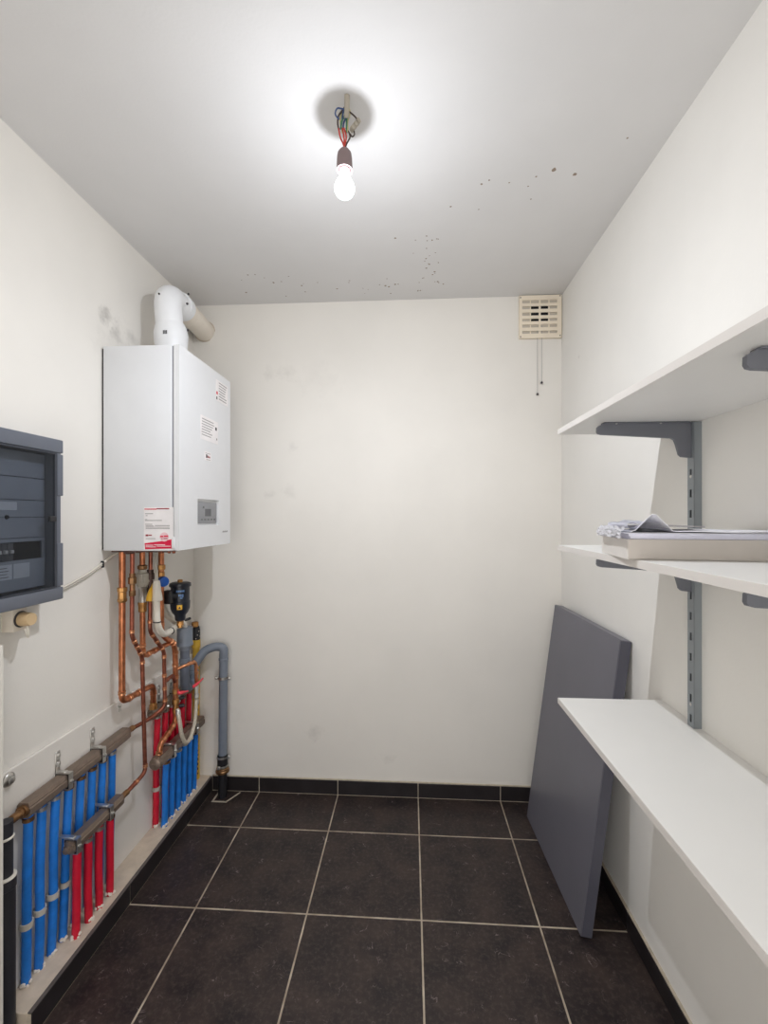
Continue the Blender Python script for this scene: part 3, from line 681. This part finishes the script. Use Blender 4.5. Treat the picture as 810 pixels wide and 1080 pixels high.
# P5 + P6
T = run('copper pipe with the blue knob, bending down beside the grey drain', [(-1.03, 1.762, 1.272), (-1.03, 1.762, .925), (-1.036, 1.81, .880), (-1.038, 1.872, .848), (-1.038, 1.886, .79), (-1.040, 1.893, .49), (-1.043, 1.84, .468), (-1.043, 1.778, .452), (-1.043, 1.768, .402)], .0112, M_copper,
        [((-1.03, 1.762, .955), Zu), ((-1.037, 1.845, .861), (0, 1, -.5)), ((-1.038, 1.868, .845), (0, .8, -.6)), ((-1.038, 1.886, .80), Zu), ((-1.039, 1.887, .745), Zu), ((-1.039, 1.889, .69), Zu), ((-1.042, 1.868, .479), (0, 1, .4)), ((-1.043, 1.835, .466), (0, 1, .25)), ((-1.043, 1.80, .457), (0, 1, .2)), ((-1.043, 1.769, .420), Zu)], .03)
MB().lathe((-1.03, 1.762, 1.15), (0, 0, 1), [(0, .011), (.003, .014), (.02, .014), (.022, .0115), (.03, .0115), (.032, .0165), (.05, .0165), (.052, .012)], 8).build('brass_union', M_brass, T)
k = MB().lathe((-1.022, 1.752, 1.135), (.75, -.66, 0), [(0, .012), (.006, .021), (.022, .0215), (.028, .019), (.030, .012)], 18); k.build('blue_knob', M_bluek, T)
vv = MB()
vv.lathe((-1.039, 1.891, .53), (0, 0, 1), [(0, .011), (.003, .0145), (.018, .0145), (.02, .0115), (.04, .0115), (.042, .015), (.06, .015), (.063, .0115), (.085, .0115), (.088, .0145), (.105, .0145), (.108, .011)], 8)
vv.build('brass_valves', M_brass, T)
for z in (.556, .592): MB().lathe((-1.03, 1.900, z), (.8, .6, 0), [(0, .006), (.008, .008), (.02, .009), (.024, .006)], 10).build('black_cap', M_black, T)
MB().tube([(-1.026, 1.888, .632), (-1.012, 1.862, .630), (-1.0, 1.89, .624), (-.998, 1.918, .617)], .0075, 10, .012, rf=lambda t: .004+.0035*math.sin(PI*min(1, t*1.1))).build('red_lever', M_redh, T)
lp = MB(); lp.tube([(-1.034, 1.892, .724), (-1.0, 1.915, .736), (-.995, 1.985, .728), (-.995, 1.992, .60)], .0075, 12, .022)
for p, d in (((-1.0, 1.935, .735), Yu), ((-.997, 1.965, .731), Yu), ((-.995, 1.991, .70), Zu), ((-.995, 1.992, .672), Zu), ((-.995, 1.992, .64), Zu)): ringj(lp, p, d, .0075)
lp.build('filling_loop_tube', M_joint, T)
MB().lathe((-.995, 1.992, .555), (0, 0, 1), [(0, .009), (.003, .012), (.02, .012), (.022, .0095), (.04, .0095), (.042, .0115), (.06, .0115)], 8).build('loop_valve', M_chrome, T)
MB().tube([(-.990, 1.98, .618), (-.985, 1.94, .628), (-.978, 1.97, .632), (-.974, 2.012, .640)], .0075, 10, .012, rf=lambda t: .004+.0035*math.sin(PI*min(1, t*1.1))).build('red_lever', M_redh, T)

T = thing('filling_hose', (-1.01, 1.95, .4), 'pale braided hose hanging in a U in front of the corner pipes', 'hose')
MB().tube([(-1.022, 1.872, .555), (-1.0, 1.85, .52), (-.992, 1.852, .45), (-.985, 1.875, .402), (-.985, 1.915, .405), (-.986, 1.962, .46), (-.993, 1.988, .552)], .0085, 12, .05, 8).build('hose', M_braid, T)
for p, d in (((-1.014, 1.865, .542), (.3, -.35, -.9)), ((-.993, 1.989, .540), (0, .1, 1))):
    MB().lathe(V(p)-V(d).normalized()*.012, d, [(0, .010), (.002, .011), (.02, .011), (.024, .009)], 10).build('hose_end', M_chrome, T)

# magnetic filter
T = thing('magnetic_filter', (-.998, 1.853, .94), 'black bottle-shaped heating filter with brass cap right of the copper pipes', 'filter')
MB().lathe((-.998, 1.853, 1.112), (0, 0, -1), [(-.004, .034), (0, .043), (.010, .0445), (.014, .043), (.0145, .0385), (.075, .0378), (.078, .0405), (.088, .0405), (.108, .039), (.124, .033), (.138, .0225), (.160, .0205), (.164, .012)], 28).build('body', M_navy, T)
MB().lathe((-.998, 1.853, 1.112), (0, 0, 1), [(0, .014), (.003, .014), (.004, .011), (.014, .011), (.016, .008)], 6).build('brass_cap', M_brass, T)
MB().lathe((-.998, 1.853, .950), (0, 0, -1), [(0, .012), (.003, .0145), (.02, .0145), (.022, .010), (.03, .010)], 8).build('brass_drain', M_brass, T)
nb = MB(); nb.cyl((-1.024, 1.776, 1.065), (-1.005, 1.825, 1.063), .019, 18); nb.box(-1.030, -.998, 1.772, 1.80, 1.035, 1.092, .006, 2); nb.build('inlet', M_black, T)
MB().lathe((-.993, 1.882, .944), (.7, .7, .2), [(0, .005), (.02, .006), (.026, .004)], 10).build('drain_tap', M_black, T)
# print on the body, wrapped round the cylinder towards the room
def wrap(mb, a0, a1, z0, z1, r, n=6):
    P = []
    for k in range(n+1):
        a = a0+(a1-a0)*k/n
        P.append([mb.bm.verts.new((-.998+math.cos(a)*rr, 1.853+math.sin(a)*rr, z)) for rr, z in ((r, z0), (r, z1), (r+.0008, z1), (r+.0008, z0))])
    mb.skin([p for p in P])
A0 = -1.05
q = MB()
for k in range(5): wrap(q, A0-.42+k*.17, A0-.42+k*.17+.13, 1.078, 1.086, .0385, 2)
for k in range(3): wrap(q, A0-.20+k*.18, A0-.20+k*.18+.14, 1.060-.002*k, 1.069, .0383, 2)
wrap(q, A0-.05, A0+.2, 1.05, 1.055, .0382, 3)
q.build('lettering', M_pale, T, False)
q = MB(); wrap(q, A0-.34, A0+.16, 1.004, 1.024, .0409, 4); q.build('warning_square', M_yellowp, T, False)
q = MB(); a = A0-.09; d = V((math.cos(a), math.sin(a), 0)); t = V((-math.sin(a), math.cos(a), 0)); c = V((-.998, 1.853, 1.013))+d*.0416
q.prism([(-.0055, -.005), (.0055, -.005), (0, .006)], lambda u, v, hh: c+t*u+V((0, 0, v))+d*hh, 0, .0012); q.build('warning_triangle', M_inkd, T, False)

# white condensate hoses
T = thing('condensate_hose', (-1.0, 1.7, .93), 'white condensate hose curving in a U from boiler to grey drain', 'hose')
MB().lathe((-.994, 1.668, 1.150), (0, 0, -1), [(0, .011), (.01, .0135), (.04, .0165), (.068, .0215), (.078, .022), (.08, .014)], 20).build('trap_cup', M_hose, T)
MB().tube([(-1.02, 1.708, 1.272), (-1.01, 1.69, 1.215), (-.994, 1.668, 1.148)], .0065, 12, .02).build('upper_tube', M_clip, T)
MB().tube([(-.994, 1.668, 1.072), (-.992, 1.668, .975), (-.998, 1.72, .920), (-1.01, 1.80, .918), (-1.035, 1.93, .925), (-1.05, 1.975, .900)], .0125, 16, .06, 10).build('tube', M_hose, T)
for p, d, r in (((-.992, 1.669, .985), Zu, .013), ((-1.01, 1.80, .918), (0, 1, 0), .013)):
    MB().lathe(V(p), d, [(0, r), (.001, r+.002), (.003, r+.002), (.004, r)], 16).build('wire_tie', M_black, T)
T = thing('overflow_hose', (-1.04, 1.8, .9), 'second white hose bulging behind the copper pipe and black filter', 'hose')
MB().tube([(-1.052, 1.795, 1.07), (-1.055, 1.825, .99), (-1.05, 1.90, .935), (-1.055, 1.985, .905), (-1.055, 1.995, .885)], .014, 16, .06, 10).build('tube', M_hose, T)

# grey drain
T = thing('grey_waste_trap', (-1.05, 1.991, .6), 'grey plastic drain with a wide funnel above the red pipes', 'drain')
MB().lathe((-1.05, 1.991, .885), (0, 0, -1), [(.0, .027), (0, .034), (.07, .034), (.074, .036), (.083, .036), (.086, .024), (.105, .0235)], 28).build('funnel', M_greypvc, T)
MB().tube([(-1.05, 1.991, .80), (-1.05, 1.991, .590), (-1.06, 2.085, .585), (-1.062, 2.092, .655)], .0205, 20, .045, 10).build('trap_tube', M_greypvcd, T)
MB().lathe((-1.05, 1.991, .742), (0, 0, -1), [(0, .0215), (.002, .024), (.022, .024), (.024, .0215)], 24).build('coupling', M_greypvc, T)
T = thing('grey_waste_pipe', (-.938, 2.148, 0), 'grey drain pipe arching over and down the back wall into the floor', 'pipe')
MB().tube([(-1.062, 2.092, .625), (-1.062, 2.096, .668), (-1.02, 2.128, .738), (-.972, 2.146, .752), (-.932, 2.149, .745), (-.934, 2.149, .66), (-.938, 2.149, .205)], .0212, 22, .045, 10).build('tube', M_greypvc, T)
MB().lathe((-.934, 2.149, .695), (0, 0, -1), [(0, .022), (.002, .0232), (.01, .0232), (.012, .022)], 24).build('socket_rim', M_greypvc, T)
MB().lathe((-1.062, 2.094, .60), (0, 0, 1), [(0, .0215), (.002, .0245), (.05, .0245), (.052, .0215)], 24).build('tee_socket', M_greypvc, T)
q = MB().lathe((-.935, 2.149, .590), (0, 0, 1), [(0, .0218), (0, .0245), (.012, .0245), (.012, .0218)], 24, cap=False)
q.box(-.976, -.957, 2.142, 2.147, .588, .604, .001, 1); q.box(-.913, -.894, 2.142, 2.147, .588, .604, .001, 1)
q.lathe((-.968, 2.142, .596), (0, -1, 0), [(0, .006), (.008, .006), (.01, .003)], 8); q.lathe((-.903, 2.142, .596), (0, -1, 0), [(0, .006), (.008, .006), (.01, .003)], 8)
q.cyl((-.935, 2.172, .596), (-.935, YB, .596), .004, 8)
q.build('pipe_clamp', M_chrome, T)
MB().lathe((-.939, 2.149, .150), (0, 0, 1), [(0, .0235), (.004, .025), (.05, .025), (.058, .0235), (.062, .022)], 24).build('rubber_sleeve', M_black, T)
q = MB()
for z in (.196, .152): q.lathe((-.939, 2.149, z), (0, 0, 1), [(0, .0255), (0, .0275), (.009, .0275), (.009, .0255)], 24, cap=False)
q.box(-.912, -.900, 2.138, 2.15, .194, .208, .002, 1); q.box(-.955, -.94, 2.118, 2.126, .148, .164, .002, 1); q.build('hose_clip', M_chrome, T)
MB().lathe((-.939, 2.149, .122), (0, 0, 1), [(0, .026), (.003, .033), (.012, .0335), (.016, .030), (.022, .030), (.026, .025)], 24).build('flange', M_brassd, T)
MB().lathe((-.939, 2.149, 0), (0, 0, 1), [(0, .0215), (.124, .0215)], 24).build('black_tail', M_black, T)

T = thing('gas_pipe', (-1.088, 2.17, .073), 'yellow gas pipe standing in the left back corner', 'pipe')
MB().lathe((-1.086, 2.172, .073), (0, 0, 1), [(0, .0165), (.66, .0165), (.664, .020), (.70, .020), (.705, .014)], 18).build('yellow_tube', M_yellow, T)
MB().lathe((-1.086, 2.172, .776), (0, 0, 1), [(0, .015), (.003, .0185), (.05, .0185), (.06, .016), (.065, .016), (.07, .012)], 16).build('black_valve', M_black, T)
q = MB()
for k in range(6): q.sphere((-1.086+.018*math.cos(-1.2+.4*k), 2.172+.018*math.sin(-1.2+.4*k), .785+.009*(k*2 % 5)), .003, u=6, v=4)
q.build('valve_specks', M_clip, T)
MB().lathe((-1.088, 2.165, .842), (0, 0, 1), [(0, .012), (.004, .017), (.022, .017), (.026, .012)], 8).build('brass_top', M_brass, T)
q = MB()
for k in range(22):
    z = .10+k*.023
    if .36 < z < .42: continue
    q.box(-1.0738, -1.0705, 2.1595, 2.163, z, z+random.uniform(.006, .014))
q.build('stencil_lettering', M_inkd, T, False)
MB().lathe((-1.086, 2.172, .30), (0, 0, 1), [(0, .0148), (0, .0175), (.014, .0175), (.014, .0148)], 18, cap=False).build('clip', M_clip, T)

# ------------------------------------------------------------------ leaning board
def quadprism(A, B, name, m, T):
    mb = MB(); a = [mb.bm.verts.new(p) for p in A]; b = [mb.bm.verts.new(p) for p in B]; mb.skin([a, b])
    es = list(mb.bm.edges); r = bmesh.ops.bevel(mb.bm, geom=es, offset=.0018, segments=2, affect='EDGES')
    return mb.build(name, m, T)
T = thing('loose_worktop', (.578, 1.79, 0), 'large dark grey laminate panel leaning against the right wall', 'panel')
top = V((.7005, 0, .9885)); bot = V((.5635, 0, .002)); ax = (top-bot).normalized(); nr = V((ax.z, 0, -ax.x))   # nr points to the wall
th = .0375
def pt(s, y, q): return V((.5635, 0, .0055))+ax*s+nr*q+V((-.024*(y-1.497)/.595, y, 0))   # stands slightly turned
Lp = .992
yb0, yb1_, yt0, yt1 = 1.497, 2.085, 1.512, 2.108
quadprism([pt(0, yb0, 0), pt(0, yb1_, 0), pt(Lp, yt1, 0), pt(Lp, yt0, 0)], [pt(0, yb0, th), pt(0, yb1_, th), pt(Lp, yt1, th), pt(Lp, yt0, th)], 'board', M_panel, T)
e = MB(); f_ = lambda s, y, q: pt(s, y, q)
for s0, s1 in ((.0, Lp),):
    A = [pt(s0+.002, yb0-.0006, .002), pt(s1-.002, yt0-.0006, .002), pt(s1-.002, yt0-.0006, th-.002), pt(s0+.002, yb0-.0006, th-.002)]
    B = [p+V((0, .001, 0)) for p in A]
    e.skin([[e.bm.verts.new(p) for p in A], [e.bm.verts.new(p) for p in B]])
e.build('edge_band', M_paneledge, T, False)

# ------------------------------------------------------------------ shelving
SX0, SY1, SY0 = .438, 1.341, -.12
def shelf(z0, z1, label):
    T = thing('wall_shelf', ((SX0+XR)/2, 1.16, z0), label, 'shelf', 'white wall shelves')
    MB().box(SX0+.0012, XR, SY0, SY1-.001, z0, z1, .0006, 1).build('shelf_board', M_melamine, T, False)
    MB().box(SX0, SX0+.0014, SY0, SY1, z0+.0004, z1-.0004).build('edge_strip', mat('melamine_edge', (.70, .665, .63), .45, var=.02), T, False)
shelf(1.644, 1.660, 'topmost white shelf, seen from below, above the paper stack')
shelf(1.300, 1.316, 'middle white shelf carrying the grey tray and papers')
shelf(.845, .861, 'lowest white shelf, its top seen from above near the leaning grey panel')
def rail(yc, label):
    T = thing('shelf_rail', (XR, yc, .6), label, 'shelf rail', 'slotted shelf rails')
    x0, y0, y1, z0, z1 = .718, yc-.0125, yc+.0125, .58, 1.642
    zs = [z0]; holes = set(); z = z0+.03
    while z+.03 < z1:
        zs += [z, z+.02]; holes.add((1, len(zs)-2)); z += .0525
    zs.append(z1)
    # vertical cell index j of hole = position of its lower bound in zs
    hs = {(1, i) for i in range(1, len(zs)-1, 2)}
    mb = MB(); mb.gridplate([y0, yc-.004, yc+.004, y1], zs, hs, lambda u, v, h: V((h, u, v)), x0, x0+.002)
    mb.box(x0+.001, XR, y0, y0+.002, z0, z1); mb.box(x0+.001, XR, y1-.002, y1, z0, z1)
    mb.build('channel', M_rail, T, False)
    MB().box(x0+.006, x0+.008, y0+.003, y1-.003, z0+.002, z1-.002).build('slot_shade', M_dark, T, False)  # dark sheet paints the shade seen through the rail slots
    for zz in (1.503, .918):
        MB().lathe((x0+.001, yc, zz), (-1, 0, 0), [(0, .0042), (.0012, .004), (.002, .002)], 12).build('screw', M_chrome, T)
rail(1.1755, 'grey slotted wall rail holding the shelf brackets in view')
rail(.668, 'second grey slotted rail, nearer the camera and beyond the right picture edge')
def bracket(yc, zs, label, flip=1):
    T = thing('shelf_bracket', (.72, yc, zs-.09), label, 'shelf bracket', 'grey shelf brackets')
    P = [(.7175, 0-.002), (.498, -.002), (.494, -.006), (.488, -.008), (.4835, -.012), (.4830, -.024), (.486, -.029), (.494, -.031), (.668, -.042), (.676, -.046), (.681, -.058), (.688, -.084), (.694, -.090), (.7175, -.093)]
    w = .0045
    MB().prism(P, lambda u, v, h: V((u, h, zs+v)), yc-w, yc+w).build('arm', M_bracket, T, False)
    fl = MB().box(.498, .712, yc-.011, yc+.011, zs-.0035, zs-.0004, .001, 1)
    fl.build('flange', M_bracket, T)
    for x in (.53, .64): MB().lathe((x, yc-.0075, zs-.003), (0, 0, -1), [(0, .003), (.002, .0028), (.0028, .0015)], 8).build('screw', M_chrome, T)
bracket(1.1755, 1.644, 'full grey bracket under the topmost shelf, joined to the slotted rail')
bracket(.668, 1.644, 'grey bracket tip under the topmost shelf at the right picture edge')
bracket(1.1755, 1.300, 'grey bracket under the middle shelf beneath the tray, on the slotted rail')
bracket(.668, 1.300, 'grey bracket tip under the middle shelf at the right picture edge')

# ------------------------------------------------------------------ tray and papers
ang = math.radians(-7)
MT = Matrix.Translation((.4245, .886, 1.3162)) @ Matrix.Rotation(ang, 4, 'Z')
T = thing('cardboard_tray', (.58, .95, 1.3162), 'shallow off-white cardboard tray lying on the middle shelf', 'tray')
LX, LY, LZ = .288, .168, .040
t = MB()
t.box(0, LX, 0, LY, 0, .002, M=MT)
t.box(0, LX, 0, .002, 0, LZ, .0006, 1, M=MT); t.box(0, LX, LY-.002, LY, 0, LZ, .0006, 1, M=MT); t.box(LX-.002, LX, 0, LY, 0, LZ, M=MT)
t.build('tray_body', M_cardg, T, False)
MB().box(-.0006, .002, .001, LY-.001, .0, LZ, .0006, 1, M=MT).build('end_flap', M_card, T, False)
def sheet(name, label, u0, u1, v0, v1, fz, m, th_=.0012, nu=36, nv=14, cat='paper', grp=None):
    mb = MB(); top_ = []; bot_ = []
    for i in range(nu+1):
        rt, rb = [], []
        for j in range(nv+1):
            u = u0+(u1-u0)*i/nu; v = v0+(v1-v0)*j/nv
            z = fz(i/nu, j/nv); p = MT @ V((u, v, z))
            rt.append(mb.bm.verts.new(p+V((0, 0, th_)))); rb.append(mb.bm.verts.new(p))
        top_.append(rt); bot_.append(rb)
    F = mb.bm.faces
    for i in range(nu):
        for j in range(nv):
            F.new((top_[i][j], top_[i+1][j], top_[i+1][j+1], top_[i][j+1])); F.new((bot_[i][j], bot_[i][j+1], bot_[i+1][j+1], bot_[i+1][j]))
    for i in range(nu):
        F.new((top_[i][0], bot_[i][0], bot_[i+1][0], top_[i+1][0])); F.new((top_[i][nv], top_[i+1][nv], bot_[i+1][nv], bot_[i][nv]))
    for j in range(nv):
        F.new((top_[0][j], top_[0][j+1], bot_[0][j+1], bot_[0][j])); F.new((top_[nu][j], bot_[nu][j], bot_[nu][j+1], top_[nu][j+1]))
    o = mb.build(name, m, None, True, 50); return tag(o, label, cat, grp)
w = lambda a, b, s: math.sin(a*s*7+b*3)*.0012+math.sin(a*s*17-b*5)*.0006
def block(name, label, z0, z1, m, seed):
    mb = MB(); R = random.Random(seed); n = 9
    for k in range(n):
        za = z0+(z1-z0)*k/n; zb_ = z0+(z1-z0)*(k+1)/n-.0002
        mb.box(.004+R.uniform(-.006, .004), LX-.004-R.uniform(0, .006), .004+R.uniform(-.004, .004), LY-.003-R.uniform(0, .006), za, zb_, M=MT)
    o = mb.build(name, m, None, False); return tag(o, label, 'paper')
block('paper_stack', 'thick stack of bluish white papers lying in the cardboard tray', .0024, .0515, M_sheet2, 3)
def peak(a, b):
    p = max(0, 1-abs(a-.15)/.13)*max(0, 1-b*2.2)
    return .0535+.0012+w(a, b, 1)*.6+p*.036
sheet('folded_sheet', 'white sheet with a raised pointed fold on top of the paper stack', .004, .27, -.004, .16, peak, M_sheet)
def fold(a, b):
    return .0522+.0001+w(a, b, 1)*.2
sheet('flat_sheet', 'flat white sheet sticking out below the folded one on the stack', -.008, .284, -.006, .165, lambda a, b: .0518+.0004*math.sin(a*9), M_sheet, .0008)
def curl(a, b):
    q = max(0, (.35-a)/.35); return .0925-.030*(1-q)**1.5*0-.024+q*q*.0*.1+w(a, b, 1)*.4-.002*q
sheet('grey_folder', 'grey folder lying at the back of the paper stack', .015, .17, .075, .160, lambda a, b: .0610+.002*math.sin(a*3), M_sheet3, .003)
def rolled():
    mb = MB(); pts = []
    prof = []
    for k in range(15):
        a = -PI/2+PI*1.35*k/14; prof.append((.004-.010*math.cos(a-.2)+.004, .0665+.0062*math.sin(a)))
    prof = [(.075, .0603)]+prof+[(.03, .0735), (.06, .0715)]
    A, B = [], []
    for (u, z) in prof:
        A.append((u, z))
    th_ = .0009
    ringsT = [[mb.bm.verts.new(MT @ V((u, v, z+(.0045*(v/.15) if u > .02 else 0)))) for v in (.0, .04, .08, .12)] for u, z in A]
    for r0, r1 in zip(ringsT, ringsT[1:]):
        for j in range(3): mb.bm.faces.new((r0[j], r1[j], r1[j+1], r0[j+1]))
    bmesh.ops.solidify(mb.bm, geom=list(mb.bm.faces), thickness=th_)
    o = mb.build('curled_sheet', M_sheet, None, True, 60); tag(o, 'white sheet curling over at the left end of the paper stack', 'paper')
rolled()
# crumpled clear film hanging over the left end of the tray
mb = MB(); R = random.Random(5)
nu, nv = 12, 18; P = []
for i in range(nu+1):
    row = []
    for j in range(nv+1):
        a = i/nu; v = .0+.160*j/nv
        u = -.004-.010*math.sin(a*PI*.6)+R.uniform(-.003, .002); z = .064-.022*a+R.uniform(-.002, .002)
        row.append(mb.bm.verts.new(MT @ V((u, v+R.uniform(-.002, .002), z))))
    P.append(row)
for i in range(nu):
    for j in range(nv): mb.bm.faces.new((P[i][j], P[i+1][j], P[i+1][j+1], P[i][j+1]))
bmesh.ops.solidify(mb.bm, geom=list(mb.bm.faces), thickness=.0006)
tag(mb.build('plastic_film', mat('crumpled_film', s2l(246, 245, 248), .4, var=.02), None, False), 'crumpled clear plastic film hanging at the left end of the papers', 'film')

# ------------------------------------------------------------------ daylight from the open doorway behind the camera
W = bpy.data.worlds.new('World'); S.world = W; W.use_nodes = True
bg = W.node_tree.nodes['Background']; bg.inputs[0].default_value = (1.0, .972, .935, 1); bg.inputs[1].default_value = 2.4

# ------------------------------------------------------------------ camera
F = 464.
cam = bpy.data.cameras.new('camera'); co = bpy.data.objects.new('camera', cam); COL.objects.link(co)
co.location = (0, 0, 1.4); co.rotation_euler = (PI/2, 0, math.atan(28/F))
cam.sensor_fit = 'VERTICAL'; cam.sensor_height = 36; cam.lens = 36*F/1080
cam.shift_y = 5/1080; cam.clip_start = .02
S.camera = co
S.view_settings.view_transform = 'Standard'; S.view_settings.look = 'None'
S.view_settings.exposure = 0; S.view_settings.gamma = 1; S.view_settings.use_curve_mapping = False
